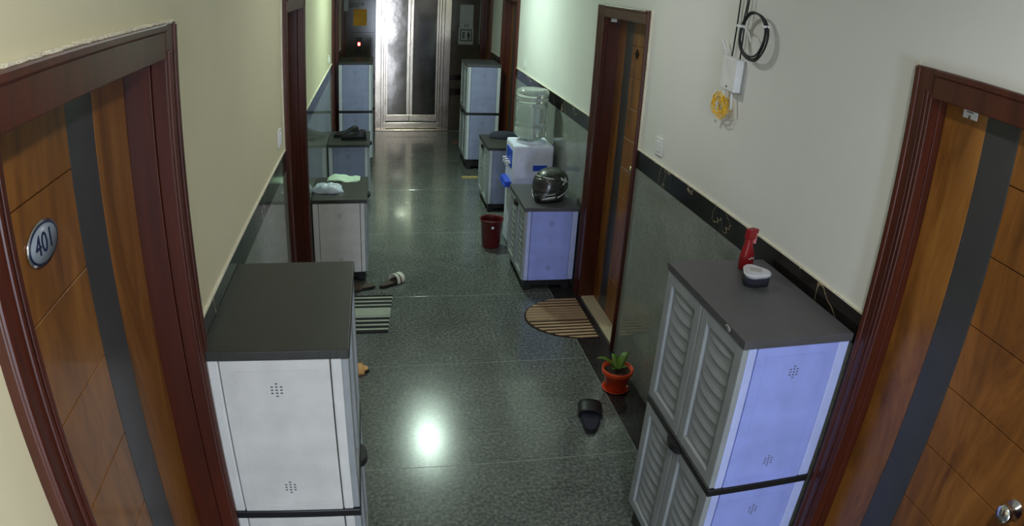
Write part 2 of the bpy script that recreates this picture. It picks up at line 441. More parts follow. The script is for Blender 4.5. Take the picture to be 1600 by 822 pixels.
# floor plate right of the lift
sg = empty('lift_sign', (1.325, YE-0.012, 1.66))
tag(sg, 'tall grey plate with a boxed pictogram on the wall right of the lift', 'sign')
obj('plate', lambda bm: box(bm, -0.105, 0.105, -0.012, 0, -0.16, 0.31, 0.004), M_GREY, sg)
bp = obj('pictogram_panel', lambda bm: box(bm, -0.115, 0.112, -0.020, -0.0, -0.305, -0.055, 0.004), M_GREY, sg)
def frame_box(bm):
    for a in ((-0.09, 0.09, -0.085, -0.070), (-0.09, 0.09, -0.250, -0.236), (-0.09, -0.077, -0.25, -0.07), (0.077, 0.09, -0.25, -0.07)):
        box(bm, a[0], a[1], -0.0225, -0.019, a[2], a[3])
obj('pictogram', frame_box, M_BLACKT, bp)
obj('pictogram', lambda bm: [box(bm, -0.055, -0.010, -0.0225, -0.019, z, z+0.016) for z in (-0.13, -0.165, -0.20)] + [box(bm, -0.055, -0.040, -0.0225, -0.019, -0.215, -0.11)], M_BLACKT, bp)
def figure(bm):
    box(bm, 0.018, 0.058, -0.0225, -0.019, -0.185, -0.125, 0); box(bm, 0.022, 0.036, -0.0225, -0.019, -0.225, -0.18); box(bm, 0.040, 0.054, -0.0225, -0.019, -0.225, -0.18)
    box(bm, 0.027, 0.049, -0.0225, -0.019, -0.122, -0.100)
obj('pictogram', figure, M_BLACKT, bp)
for ch_, cx_ in (('4', -0.022), ('F', 0.026)): text('letter', ch_, 0.075, M_BLACKT, sg, Matrix.Translation((cx_, -0.0125, -0.020)) @ Matrix.Rotation(PI/2, 4, 'X'))

# ------------------------------------------------------------------ doors
def make_door(idx, side, y0, y1, recess, strip, wood_sep, grooves=True, cwn=0.085, cwf=0.085, knob=None, knob_mat=None):
    """y0 near edge, y1 far edge of the casing; local x points into the corridor."""
    root = empty('door_%d' % idx, (L if side < 0 else R, y0, 0)); tag(root, kind='structure')
    s = 1 if side < 0 else -1           # into the corridor
    W = y1-y0; cw = 0.085; pr = 0.022
    def xb(bm, a, b, *r, **k): box(bm, min(a*s, b*s), max(a*s, b*s), *r, **k)
    def casing(bm, ya, yb, za, zb, outer):
        xb(bm, -0.03, pr, ya, yb, za, zb, 0.004)
    # side casings with a double bead, and the reveal behind them
    for sgn, a, b in ((1, 0, cwn), (-1, W-cwf, W)):
        def c(bm):
            xb(bm, -0.02, pr, a, b, 0, DZ, 0.004)
            i = b if sgn > 0 else a
            xb(bm, -0.02, pr+0.006, (a+0.001) if sgn > 0 else (b-0.022), (a+0.022) if sgn > 0 else (b-0.001), 0, DZ-0.002, 0.005)
            for q in (0.052, 0.068):
                e = (a+q) if sgn > 0 else (b-q)
                if sgn > 0 and q > cwn-0.008: continue
                xb(bm, 0, pr+0.005, e-0.005, e+0.005, 0, DZ-cw+0.02, 0.004)
        obj('casing', c, M_REDWOOD, root)
        def rv(bm):
            i0, i1 = (b-0.02, b) if sgn > 0 else (a, a+0.02)
            xb(bm, -recess-0.05, -0.021, i0, i1, 0, DZ-cw, 0.002)
        obj('reveal', rv, M_REDWOOD, root)
    def head(bm):
        xb(bm, -0.02, pr, cwn+0.0005, W-cwf-0.0005, DZ-cw, DZ, 0.003); xb(bm, -0.02, pr+0.006, cwn+0.0005, W-cwf-0.0005, DZ-0.022, DZ-0.001, 0.005)
        xb(bm, -recess-0.05, -0.021, cwn-0.02, W-cwf+0.02, DZ-cw, DZ-cw+0.02, 0.002)
    obj('head_casing', head, M_REDWOOD, root)
    leaf = empty('door_leaf', (0, 0, 0), parent=root)
    ly0, ly1 = cwn, W-cwf
    zt = DZ-cw
    obj('core', lambda bm: xb(bm, -recess-0.045, -recess-0.012, ly0, ly1, 0.012, zt-0.003), M_GROOVE, leaf)
    a, b = strip[0]-y0, strip[1]-y0
    gz = sorted([1.953-0.205*k for k in range(-1, 10)]) if grooves else []
    gz = [z for z in gz if 0.1 < z < zt-0.05]
    zz = [0.012]+gz+[zt-0.003]
    near = (ly0+0.001, a-0.0015); far = (b+0.0015, ly1-0.001)
    for z0, z1 in zip(zz, zz[1:]):
        obj('wood_panel', lambda bm: xb(bm, -recess-0.014, -recess, near[0], near[1], z0+0.0015, z1-0.0015, 0.001, seg=1), M_WOOD, leaf)
    obj('wood_panel', lambda bm: xb(bm, -recess-0.014, -recess, far[0], far[1], 0.012, zt-0.003, 0.001, seg=1), M_WOOD, leaf)
    obj('dark_inlay', lambda bm: xb(bm, -recess-0.014, -recess, a, b, 0.012, zt-0.003, 0.001, seg=1), M_STRIP, leaf)
    if knob:
        ky, kz = knob[0]-y0, knob[1]
        def kn(bm):
            t = bmesh.new()
            lathe(t, ((0.0, 0.0), (0.030, 0.0), (0.030, 0.006), (0.012, 0.010), (0.011, 0.03), (0.024, 0.036), (0.029, 0.050), (0.024, 0.062), (0.0, 0.066)), 24)
            merge(bm, t, Matrix.Rotation(s*PI/2, 4, 'Y'))
        obj('door_knob', kn, knob_mat, root, (-s*recess, ky, kz))
    return root, s

d1, _ = make_door(1, -1, 0.735, 1.694, 0.09, (1.268, 1.405), None, knob=(0.84, 1.02), knob_mat=M_CHROME)
d2, _ = make_door(2, 1, 0.63, 1.59, 0.05, (1.206, 1.332), None, knob=(0.800, 1.187), knob_mat=M_CHROME)
d3, _ = make_door(3, 1, 3.776, 4.7275, 0.10, (4.315, 4.455), None, cwn=0.035, cwf=0.125, knob=(3.985, 1.19), knob_mat=M_BRASS)
d4, _ = make_door(4, -1, 3.735, 4.74, 0.08, (4.30, 4.44), None, knob=(3.95, 1.05), knob_mat=M_BRASS)
d5, _ = make_door(5, 1, 7.60, 8.58, 0.08, (8.2, 8.34), None)
d6, _ = make_door(6, -1, 7.75, 8.76, 0.08, (8.3, 8.44), None)
d7, _ = make_door(7, 1, 9.44, 10.42, 0.08, (10.05, 10.18), None)
d8, _ = make_door(8, -1, 9.62, 10.42, 0.08, (10.1, 10.2), None)

# oval number plate on the left door
plq = empty('number_plate', (-0.09, 1.093-0.735, 1.868), parent=d1)
def oval(bm, a, b, x0, x1):
    t = bmesh.new(); lathe(t, ((0, 0), (1, 0), (1, x1-x0), (0, x1-x0)), 36, sx=b, sy=a)
    merge(bm, t, Matrix.Translation((x0, 0, 0)) @ Matrix.Rotation(PI/2, 4, 'Y') @ Matrix.Identity(4))
obj('rim', lambda bm: oval(bm, 0.066, 0.040, 0.0, 0.004), M_CHROME, plq)
obj('ring', lambda bm: oval(bm, 0.061, 0.036, 0.003, 0.0052), M_NAVY, plq)
obj('face', lambda bm: oval(bm, 0.056, 0.032, 0.005, 0.0062), M_PLAQ, plq)
text('digits', '401', 0.052, M_NAVY, plq, Matrix.Translation((0.0068, 0.0, 0.0)) @ Matrix.Rotation(PI/2, 4, 'Z') @ Matrix.Rotation(PI/2, 4, 'X'), 0.0006)

# white sticker at the top of the right door, small white stop on the next one
stk = obj('sticker', lambda bm: box(bm, -0.0015, 0.0015, -0.028, 0.028, -0.020, 0.020), M_WHITE, d2, (-0.0495+0.048, 1.40-0.63, 2.105))
stk.location.x = 0.05-0.002
stk2 = obj('sticker_mark', lambda bm: [box(bm, -0.0005, 0.0005, -0.016, 0.010, 0.004, 0.008), box(bm, -0.0005, 0.0005, -0.012, 0.014, -0.003, 0.0), box(bm, -0.0005, 0.0005, -0.003, 0.004, -0.02, -0.010)], M_BROWN, d2, (0.05-0.004, 1.40-0.63, 2.105))
obj('door_stop', lambda bm: box(bm, -0.012, 0.012, -0.03, 0.03, -0.012, 0.012, 0.003), M_WHITE, d3, (0.02, 4.50-3.776, 2.10))
# diamond shaped mark on the middle right door
def dia(bm):
    t = bmesh.new(); prism(t, ((0, -0.035), (0.035, 0), (0, 0.035), (-0.035, 0)), -0.002, 0.002)
    merge(bm, t, Matrix.Rotation(PI/2, 4, 'Y'))
obj('diamond_mark', dia, M_DBROWN, d3, (0.10-0.001, 4.217-3.776, 1.904))
obj('threshold', lambda bm: box(bm, 0.002, 0.165, 0.036, 0.826, 0.0, 0.018, 0.003), M_THRESH, d3)

# chipped plaster along the casing heads
def chips(bm, x, y0, y1, z, n, h):
    for i in range(n):
        y = y0+(y1-y0)*i/n; l = (y1-y0)/n*random.uniform(0.9, 1.4)
        box(bm, x-0.012, x+random.uniform(0.018, 0.0225), y, y+l, z-0.003, z+random.uniform(0.3, 1)*h)
tr = obj('trim_1', lambda bm: chips(bm, L, 0.73, 1.70, DZ+0.001, 90, 0.0045), M_PLASTER); tag(tr, kind='structure')
tr = obj('trim_2', lambda bm: [box(bm, R-0.012, R+0.005, 1.591, 1.603, ZT, DZ+0.008), box(bm, L-0.005, L+0.008, 3.722, 3.734, ZT, DZ+0.008), box(bm, R-0.010, R+0.005, 3.765, 3.775, ZT, DZ+0.006)], M_PLASTER); tag(tr, kind='structure')

# ------------------------------------------------------------------ storage cabinets
W_, D_ = 0.6194, 0.406
HL, HM = 0.0302, 0.5644
def make_cabinet(side, y, mods, off, body, lid, label, group, cabname='storage_cabinet', dark=M_BLACKP):
    """Empty at the base; local x = 0 at the back (wall side) and D_ at the doors."""
    if side < 0: root = empty(cabname, (L+off, y, 0))
    else: root = empty(cabname, (R-off, y+W_, 0), PI)
    tag(root, label, 'cabinet', group)
    base_h = 0.1288 if mods == 2 else 0.0891
    bk = body.name
    def part(name, fn, m, key=None, par=root, loc=(0, 0, 0)): return obj(name, fn, m, par, loc, key=(key or name, bk, mods, m.name if hasattr(m, 'name') else m[0].name))
    def base(bm):
        box(bm, 0.02, D_-0.02, 0.02, W_-0.02, 0.035, base_h, 0.004)
        for px in (0.02, D_-0.08):
            for py in (0.02, W_-0.08): box(bm, px, px+0.06, py, py+0.06, 0.0, 0.04, 0.004)
    part('base', base, dark)
    z = base_h
    for k in range(mods):
        z1 = z+HM
        # side panels with corner posts
        for sd, ya in ((0, 0.0), (1, W_)):
            sgn = 1 if sd == 0 else -1
            def sp(bm):
                box(bm, 0.046, D_-0.046, min(0, sgn*0.014), max(0, sgn*0.014), 0.0, HM, 0.002, seg=1)
                # pressed rectangles on the outer face
                for (a, b, c, d) in ((0.085, D_-0.085, 0.035, 0.037), (0.075, D_-0.075, 0.022, 0.024), (0.085, D_-0.085, HM-0.037, HM-0.035), (0.084, 0.086, 0.036, HM-0.036), (D_-0.086, D_-0.084, 0.036, HM-0.036)):
                    box(bm, a, b, min(-sgn*0.0012, sgn*0.002), max(-sgn*0.0012, sgn*0.002), c, d)
            p = part('side_panel', sp, body, 'sp%d' % sd, loc=(0, ya, z))
            def vt(bm):
                for zc in (0.10, HM-0.10):
                    for i, j in ((0, 2), (-1, 1), (0, 1), (1, 1), (-1, 0), (0, 0), (1, 0), (-1, -1), (0, -1), (1, -1), (0, -2)):
                        box(bm, D_/2+i*0.0135-0.0035, D_/2+i*0.0135+0.0035, min(-sgn*0.0006, sgn*0.001), max(-sgn*0.0006, sgn*0.001), zc+j*0.0105-0.0022, zc+j*0.0105+0.0022)
            v = obj('vent', vt, M_HOLE, p, key=('vent', sd)); tag(v, kind='stuff')
            for a, b in ((0.0, 0.043), (D_-0.043, D_-0.012)):
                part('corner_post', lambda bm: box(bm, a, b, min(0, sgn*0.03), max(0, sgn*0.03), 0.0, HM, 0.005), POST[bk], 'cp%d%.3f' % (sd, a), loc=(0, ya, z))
        part('back_panel', lambda bm: box(bm, 0.004, 0.012, 0.03, W_-0.03, 0.0, HM), body, 'bp', loc=(0, 0, z))
        # two louvred doors
        dw = W_/2-0.004
        for di in range(2):
            def dr(bm):
                # frame round a sunk field
                fw = 0.05
                box(bm, 0, 0.022, 0, fw, 0, HM-0.006, 0.005); box(bm, 0, 0.022, dw-fw, dw, 0, HM-0.006, 0.005)
                box(bm, 0, 0.021, fw-0.006, dw-fw+0.006, 0, 0.045, 0.004); box(bm, 0, 0.021, fw-0.006, dw-fw+0.006, HM-0.006-0.045, HM-0.006, 0.004)
                box(bm, 0.002, 0.010, fw-0.005, dw-fw+0.005, 0.03, HM-0.03)
            d = part('door', dr, M_DOORP, 'door', loc=(D_-0.014, 0.002+di*(dw+0.004), z+0.003))
            def sl(bm):
                n = 8; rows = []
                for i in range(n+1):
                    t = i/n; yy = 0.056+(dw-0.112)*t; arc = -0.009*math.sin(PI*t)
                    taper = math.sin(PI*min(1, max(0, t)))**0.5
                    rows.append([bm.verts.new((0.009, yy, arc+0.022)), bm.verts.new((0.009+0.006*taper, yy, arc-0.003)), bm.verts.new((0.009+0.005*taper, yy, arc-0.008)), bm.verts.new((0.009, yy, arc-0.008))])
                for A, B in zip(rows, rows[1:]):
                    for q in range(3):
                        fc = bm.faces.new((A[q], A[q+1], B[q+1], B[q]))
            for i in range(9):
                part('louvre_slat', sl, M_DOORP, 'slat', par=d, loc=(0, 0, 0.075+i*0.0515))
        # dark divider or lid above the module
        if k < mods-1:
            def dv(bm):
                box(bm, -0.003, D_+0.010, -0.003, W_+0.003, 0, HL, 0.004)
            part('divider', dv, dark, 'divider', loc=(0, 0, z1))
        if k == 0:
            def hd(bm):
                # curved black pull at the meeting edge of the doors
                prism(bm, [(0.0, -0.055)]+[(0.030*math.cos(a), 0.055*math.sin(a)) for a in [(-PI/2)+PI*q/10 for q in range(11)]]+[(0.0, 0.055)], -0.012, 0.016, bev=0.003)
            part('handle', hd, dark, 'handle', loc=(D_+0.004, W_/2, z1-(0.0 if mods == 2 else 0.03)))
        z = z1+(HL if k < mods-1 else 0)
    def ld(bm):
        box(bm, -0.004, D_+0.012, -0.005, W_+0.005, 0, HL, 0.004)
        for ya in (-0.0065, W_-0.0005):
            box(bm, 0.055, 0.105, ya, ya+0.007, 0.002, HL-0.003, 0.0012); box(bm, D_-0.075, D_-0.040, ya, ya+0.007, 0.002, HL-0.003, 0.0012)
            box(bm, -0.003, 0.02, ya, ya+0.007, 0.002, HL-0.003, 0.0012); box(bm, D_-0.025, D_+0.008, ya, ya+0.007, 0.002, HL-0.003, 0.0012)
    lo = part('lid', ld, lid, 'lid', loc=(0, 0, z))
    return root, z+HL

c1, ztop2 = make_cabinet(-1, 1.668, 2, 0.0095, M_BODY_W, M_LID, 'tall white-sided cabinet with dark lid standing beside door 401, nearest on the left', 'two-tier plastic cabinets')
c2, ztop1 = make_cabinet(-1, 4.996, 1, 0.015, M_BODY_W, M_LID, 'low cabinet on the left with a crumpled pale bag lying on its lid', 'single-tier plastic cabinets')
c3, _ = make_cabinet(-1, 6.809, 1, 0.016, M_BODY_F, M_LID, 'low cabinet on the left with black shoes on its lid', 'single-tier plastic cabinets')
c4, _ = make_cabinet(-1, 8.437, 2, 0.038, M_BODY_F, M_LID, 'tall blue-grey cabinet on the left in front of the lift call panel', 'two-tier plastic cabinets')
c5, _ = make_cabinet(1, 1.598, 2, 0.037, M_BODY_B, M_LIDR, 'tall cool-lit lilac louvred cabinet nearest on the right, red bottle on top', 'two-tier plastic cabinets')
c6, _ = make_cabinet(1, 4.754, 1, 0.034, M_BODY_B, M_LIDR, 'low cool-lit lilac cabinet with the motorcycle helmet on its lid', 'single-tier plastic cabinets')
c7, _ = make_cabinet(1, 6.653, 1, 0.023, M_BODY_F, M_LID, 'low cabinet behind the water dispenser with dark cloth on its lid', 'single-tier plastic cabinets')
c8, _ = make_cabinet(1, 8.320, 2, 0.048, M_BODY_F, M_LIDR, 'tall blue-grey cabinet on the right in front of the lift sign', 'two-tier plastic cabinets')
# round maker's badge on the lid edge of the near right cabinet
def badge(bm):
    t = bmesh.new(); lathe(t, ((0, 0), (0.012, 0), (0.012, 0.003), (0.010, 0.004), (0, 0.004)), 20, sx=0.9, sy=1.5); merge(bm, t, Matrix.Rotation(PI/2, 4, 'Y'))
def badge2(bm):
    t = bmesh.new(); lathe(t, ((0, 0), (0.009, 0), (0.009, 0.005), (0, 0.005)), 20, sx=0.9, sy=1.5); merge(bm, t, Matrix.Rotation(PI/2, 4, 'Y'))
obj('badge', badge, M_GREY, c5, (D_+0.0115, W_-0.113, 1.303)); obj('badge_centre', badge2, M_HOLE, c5, (D_+0.0115, W_-0.113, 1.303))

# ------------------------------------------------------------------ water dispenser and bottle
wd = empty('water_dispenser', (1.312, 5.77, 0)); tag(wd, 'white water dispenser with blue taps between two low cabinets on the right', 'water dispenser')
obj('body', lambda bm: [box(bm, -0.165, 0.172, -0.175, 0.175, 0.02, 0.62, 0.012), box(bm, -0.172, 0.178, -0.18, 0.18, 0.60, 0.955, 0.018, seg=3)], M_DISP, wd)
def wtop(bm):
    lathe(bm, ((0.125, 0.0), (0.13, 0.006), (0.12, 0.016), (0.09, 0.020), (0.05, 0.012), (0, 0.012)), 32)
obj('bottle_seat', wtop, M_DISP, wd, (0.0, 0, 0.953))
obj('tap_panel', lambda bm: box(bm, -0.178, -0.170, -0.12, 0.12, 0.74, 0.90, 0.004), M_BLUE, wd)
def tap(bm):
    tube(bm, ((0, 0, 0), (-0.022, 0, 0), (-0.034, 0, -0.004), (-0.036, 0, -0.035)), 0.010, 10)
    box(bm, -0.046, -0.012, -0.012, 0.012, 0.008, 0.020, 0.003)
for ty, tm in ((-0.08, M_WHITE), (0.0, M_WHITE), (0.08, M_WHITE)):
    obj('tap', tap, tm, wd, (-0.172, ty, 0.78), key=('tap',))
obj('drip_tray', lambda bm: [box(bm, -0.232, -0.16, -0.13, 0.13, 0.575, 0.592, 0.004), box(bm, -0.225, -0.165, -0.125, 0.125, 0.592, 0.625, 0.006)], M_BLUE, wd)
obj('logo_plate', lambda bm: box(bm, 0.0, 0.125, -0.1815, -0.179, 0.735, 0.785, 0.001), M_BLUE, wd)
for fx_ in (-0.15, 0.12):
    for fy_ in (-0.165, 0.125): obj('foot', lambda bm: box(bm, 0, 0.04, 0, 0.04, 0, 0.025), M_BLACKP, wd, (fx_, fy_, 0), key=('foot',))
wbt = empty('water_bottle', (1.312, 5.77, 0.965)); tag(wbt, 'large translucent ribbed water bottle upturned on the dispenser', 'bottle')
prof = [(0.0, 0.002), (0.030, 0.002), (0.032, 0.02), (0.095, 0.032), (0.124, 0.055), (0.128, 0.085), (0.126, 0.115)]
for zz in (0.125, 0.17): prof += [(0.118, zz), (0.115, zz+0.010), (0.124, zz+0.022)]
prof += [(0.122, 0.30), (0.122, 0.33), (0.115, 0.338), (0.116, 0.346), (0.125, 0.356), (0.125, 0.375), (0.117, 0.384), (0.118, 0.392), (0.126, 0.402), (0.126, 0.43), (0.116, 0.452), (0.085, 0.458), (0.07, 0.448), (0, 0.445)]
prof = [(q*1.12, z_) for q, z_ in prof]
obj('shell', lambda bm: lathe(bm, prof, 40), M_WATER, wbt)
M_WLIQ = mat('water', (0.92, 0.97, 0.95, 1), 0.05, trans=0.92, ior=1.12)
obj('rib', lambda bm: [box(bm, x-0.005, x+0.005, -0.142, -0.135, 0.205, 0.35, 0.002) for x in (-0.005,)], M_WATER, wbt)
obj('water', lambda bm: lathe(bm, [(0.0, 0.010), (0.026, 0.012), (0.05, 0.030), (0.112, 0.055), (0.113, 0.112), (0.105, 0.14), (0.110, 0.20), (0.110, 0.31), (0, 0.31)], 32), M_WLIQ, wbt)

# ------------------------------------------------------------------ helmet
hm = empty('motorcycle_helmet', (1.318, 4.975, ztop1+0.004), math.radians(-118)); tag(hm, 'dark full-face motorcycle helmet with silver graphics on a low cabinet', 'helmet')
hm.rotation_euler = (0, 0, math.radians(-138))
def hshape(u, v, r=1.0):
    """u around (0 = front), v from -1 bottom to 1 top, local +x is the front."""
    cu = math.cos(u); rr = math.sqrt(max(0, 1-abs(v)**2.4)) if v > 0 else math.sqrt(max(0, 1-0.42*abs(v)**2.6))
    x = cu*rr*0.150-0.010*max(0, v); y = math.sin(u)*rr*0.130
    if cu > 0 and v < 0: x += cu**2*0.040*min(1.0, -v/0.75)          # chin bar pushed forward
    if cu < 0 and v < -0.2: x -= cu*0.020*min(1.0, (-0.2-v)/0.6)      # nape tucked in
    z = v*(0.126 if v > 0 else 0.116)
    return Vector((x*r, y*r, 0.119+z*r))
def hpatch(bm, u0, u1, v0, v1, nu, nv, r0, r1, vf=None):
    g = []
    for i in range(nu+1):
        row = []
        for j in range(nv+1):
            u = u0+(u1-u0)*i/nu; v = (v0+(v1-v0)*j/nv) if vf is None else vf(u, j/nv)
            row.append((bm.verts.new(hshape(u, v, r1)), bm.verts.new(hshape(u, v, r0))))
        g.append(row)
    for i in range(nu):
        for j in range(nv):
            for q in (0, 1):
                vs = [g[i][j][q], g[i+1][j][q], g[i+1][j+1][q], g[i][j+1][q]]
                f = bm.faces.new(vs if q == 0 else vs[::-1]); f.smooth = True
    for i in range(nu):
        for j in (0, nv): bm.faces.new((g[i][j][0], g[i][j][1], g[i+1][j][1], g[i+1][j][0]))
    for j in range(nv):
        for i in (0, nu): bm.faces.new((g[i][j][0], g[i][j+1][0], g[i][j+1][1], g[i][j][1]))
def shell(bm):
    nu, nv = 44, 22; rows = []
    for j in range(nv+1):
        v = -1.0+2.0*j/nv
        if j == nv: rows.append([bm.verts.new(hshape(0, 1.0))])
        else: rows.append([bm.verts.new(hshape(2*PI*i/nu, v)) for i in range(nu)])
    for A, B in zip(rows, rows[1:]):
        for i in range(nu):
            vs = [A[i], A[(i+1) % nu]]+([B[(i+1) % nu], B[i]] if len(B) > 1 else [B[0]])
            bm.faces.new(vs).smooth = True
    bm.faces.new(rows[0][::-1])
obj('shell', shell, M_HELM, hm)
obj('visor', lambda bm: hpatch(bm, -1.25, 1.25, -0.25, 0.42, 22, 8, 1.0, 1.03, lambda u, t: -0.34+0.16*abs(u)+(0.84-0.26*abs(u))*t), M_VISOR, hm)
obj('edge_trim', lambda bm: hpatch(bm, 0, 2*PI, -1.0, -0.90, 40, 1, 0.98, 1.02), M_BLACKP, hm)
for sg_ in (-1, 1): obj('visor_pivot', lambda bm: hpatch(bm, sg_*1.22, sg_*1.42, -0.12, 0.14, 3, 3, 1.0, 1.05), M_BLACKP, hm)
obj('chin_vent', lambda bm: hpatch(bm, -0.22, 0.22, -0.80, -0.52, 5, 2, 1.0, 1.03), M_BLACKP, hm)
for sg_ in (-1, 1):
    for u0_, u1_, n_, vf_ in (
            (1.30, 2.00, 8, lambda u, t: 0.44-0.42*(abs(u)-1.3)+(0.16-0.10*(abs(u)-1.3))*t),      # upper blade
            (1.38, 1.75, 5, lambda u, t: 0.12+0.55*(abs(u)-1.38)+0.12*t),                         # lower arm of the chevron
            (1.62, 1.74, 3, lambda u, t: 0.33+0.22*t),
            (0.30, 1.05, 8, lambda u, t: -0.84+0.10*abs(u)+(0.03+0.30*(abs(u)-0.3)*max(0, 1.35-abs(u)))*t*1.8),   # chin shard
            (1.15, 2.10, 8, lambda u, t: -0.72+0.42*(abs(u)-1.15)+0.12*t),                        # sweep to the back
            (0.06, 0.80, 8, lambda u, t: 0.575-0.06*abs(u)+0.045*t),                              # brow line
            (0.50, 1.00, 6, lambda u, t: -0.48+0.18*(abs(u)-0.5)+0.05*t)):
        obj('graphic', lambda bm: hpatch(bm, sg_*u0_, sg_*u1_, 0.0, 0.1, n_, 1, 1.0, 1.014, vf_), M_SILVER, hm)

# ------------------------------------------------------------------ bucket
bk = empty('bucket', (1.0, 5.72, 0)); tag(bk, 'dark red plastic waste bin on the floor beside the water dispenser', 'bin')
obj('pail', lambda bm: lathe(bm, ((0, 0.004), (0.074, 0.004), (0.077, 0.0), (0.080, 0.01), (0.098, 0.245), (0.106, 0.25), (0.108, 0.262), (0.104, 0.266), (0.098, 0.262), (0.094, 0.24), (0.074, 0.012), (0, 0.012)), 36), M_MAROON, bk)
def hndl(bm): tube(bm, [(0.108*math.cos(a), 0.108*math.sin(a), 0.252-0.012*math.sin(a*2)**2) for a in [PI*0.1+PI*0.8*q/14 for q in range(15)]], 0.004, 6)
obj('handle', hndl, M_MAROON, bk)
obj('sticker', lambda bm: box(bm, -0.011, 0.011, -0.001, 0.001, -0.011, 0.011), M_WHITE, bk, (-0.005, -0.0955, 0.205), rot=(0.06, 0, 0))

# ------------------------------------------------------------------ potted plant
pt = empty('potted_plant', (1.390, 3.33, 0)); tag(pt, 'small green succulent in an orange plastic pot on the floor by the right wall', 'plant')
obj('saucer', lambda bm: lathe(bm, ((0, 0), (0.070, 0), (0.082, 0.012), (0.084, 0.016), (0.078, 0.016), (0.068, 0.006), (0, 0.006)), 32), M_ORANGE, pt)
obj('pot', lambda bm: lathe(bm, ((0, 0.007), (0.060, 0.007), (0.064, 0.012), (0.080, 0.115), (0.092, 0.117), (0.096, 0.125), (0.097, 0.148), (0.092, 0.152), (0.086, 0.148), (0.080, 0.13), (0, 0.128)), 36), M_ORANGE, pt)
obj('soil', lambda bm: lathe(bm, ((0, 0.136), (0.05, 0.135), (0.083, 0.131)), 24), M_SOIL, pt)
def leafmesh(bm, L_, wdt, droop, lift):
    n = 8; rows = []
    for i in range(n+1):
        t = i/n; ww = wdt*(math.sin(PI*(0.12+0.88*t)))**0.7*(1-t*0.25)+0.001
        x = L_*t; z = lift*math.sin(t*PI*0.5)*L_-droop*t*t
        rows.append([bm.verts.new((x, -ww, z+ww*0.35)), bm.verts.new((x, 0, z)), bm.verts.new((x, ww, z+ww*0.35)), bm.verts.new((x, 0, z-0.007*(1-t)-0.001))])
    for A, B in zip(rows, rows[1:]):
        for q in range(4): bm.faces.new((A[q], A[(q+1) % 4], B[(q+1) % 4], B[q])).smooth = True
    bm.faces.new(rows[0]); bm.faces.new(rows[-1][::-1])
for az, l_, wd_, dr_, lf_ in ((168, 0.135, 0.024, 0.02, 0.70), (100, 0.085, 0.026, 0.0, 0.8), (35, 0.090, 0.030, 0.0, 1.0), (215, 0.060, 0.022, 0.01, 0.6), (320, 0.055, 0.022, 0.0, 0.7)):
    obj('leaf', lambda bm: leafmesh(bm, l_, wd_, dr_, lf_), M_LEAF, pt, (0.0, 0.0, 0.134), rot=(0, 0, math.radians(az)))

# ------------------------------------------------------------------ footwear
def sole_outline(L_=0.26, W=0.095, n=28):
    pts = []
    for i in range(n):
        a = 2*PI*i/n; x = math.cos(a)*L_/2
        wd_ = W/2*(0.86+0.16*math.cos(a)); y = math.copysign(abs(math.sin(a))**0.75, math.sin(a))*wd_
        pts.append((x, y))
    return pts
def strap(bm, x0, x1, W, h, th, lift=0.0, n=14, seg=5):
    rows = []
    for j in range(seg+1):
        x = x0+(x1-x0)*j/seg; row = []
        hh = h*(1-0.10*(j/seg))
        for i in range(n+1):
            a = PI*i/n
            row.append((bm.verts.new((x, math.cos(a)*W/2, 0.006+math.sin(a)**0.7*hh)), bm.verts.new((x, math.cos(a)*(W/2-th), 0.006+math.sin(a)**0.7*(hh-th)))))
        rows.append(row)
    for A, B in zip(rows, rows[1:]):
        for i in range(n):
            bm.faces.new((A[i][0], A[i+1][0], B[i+1][0], B[i][0])).smooth = True
            bm.faces.new((A[i][1], B[i][1], B[i+1][1], A[i+1][1])).smooth = True
    for row in (rows[0], rows[-1]):
        for i in range(n): bm.faces.new((row[i][0], row[i][1], row[i+1][1], row[i+1][0]))
    for A, B in zip(rows, rows[1:]):
        for i in (0, n): bm.faces.new((A[i][0], B[i][0], B[i][1], A[i][1]))
def slide(name, loc, rz, sole_m, strap_m, label, group=None, sc=1.0, sx=(-0.0, 0.095), h=0.07, cat='sandal', wide=0.1):
    r = empty(name, loc, rz); tag(r, label, cat, group); r.scale = (sc, sc, sc)
    obj('sole', lambda bm: prism(bm, sole_outline(0.26, wide), 0.0, 0.018, bev=0.003), M_BLACKP, r)
    obj('footbed', lambda bm: prism(bm, [(x*0.94, y*0.92) for x, y in sole_outline(0.26, wide)], 0.018, 0.024, bev=0.002), sole_m, r)
    s = obj('strap', lambda bm: strap(bm, sx[0], sx[1], wide+0.006, h, 0.006), strap_m, r)
    return r, s
slide('slipper', (1.147, 3.045, 0), math.radians(75), M_CLOTH, M_SHOE, 'black slipper on the floor near the orange plant pot', None, 1.18, (0.0, 0.105), 0.045, 'slipper', 0.115)
s1, st1 = slide('sandal', (0.095, 4.955, 0), math.radians(42), M_SOLE, M_STRAP, 'brown sandal with a white strap beyond the striped mat', 'brown sandals', 1.0, (0.015, 0.095), 0.072)
obj('strap_band', lambda bm: [strap(bm, x, x+0.012, 0.110, 0.075, 0.003, seg=1) for x in (0.042,)], M_SOLE, st1)
slide('sandal', (-0.165, 4.875, 0), math.radians(10), M_SOLE, M_SOLE, 'brown sandal half hidden behind the tall cabinet by the left wall', 'brown sandals', 1.0, (-0.06, 0.02), 0.035)
slide('slipper', (-0.21, 3.655, 0), math.radians(12), M_TAN, M_TAN, 'tan slipper whose toe peeks out from behind the near left cabinet', None, 1.0, (-0.02, 0.09), 0.05, 'slipper')

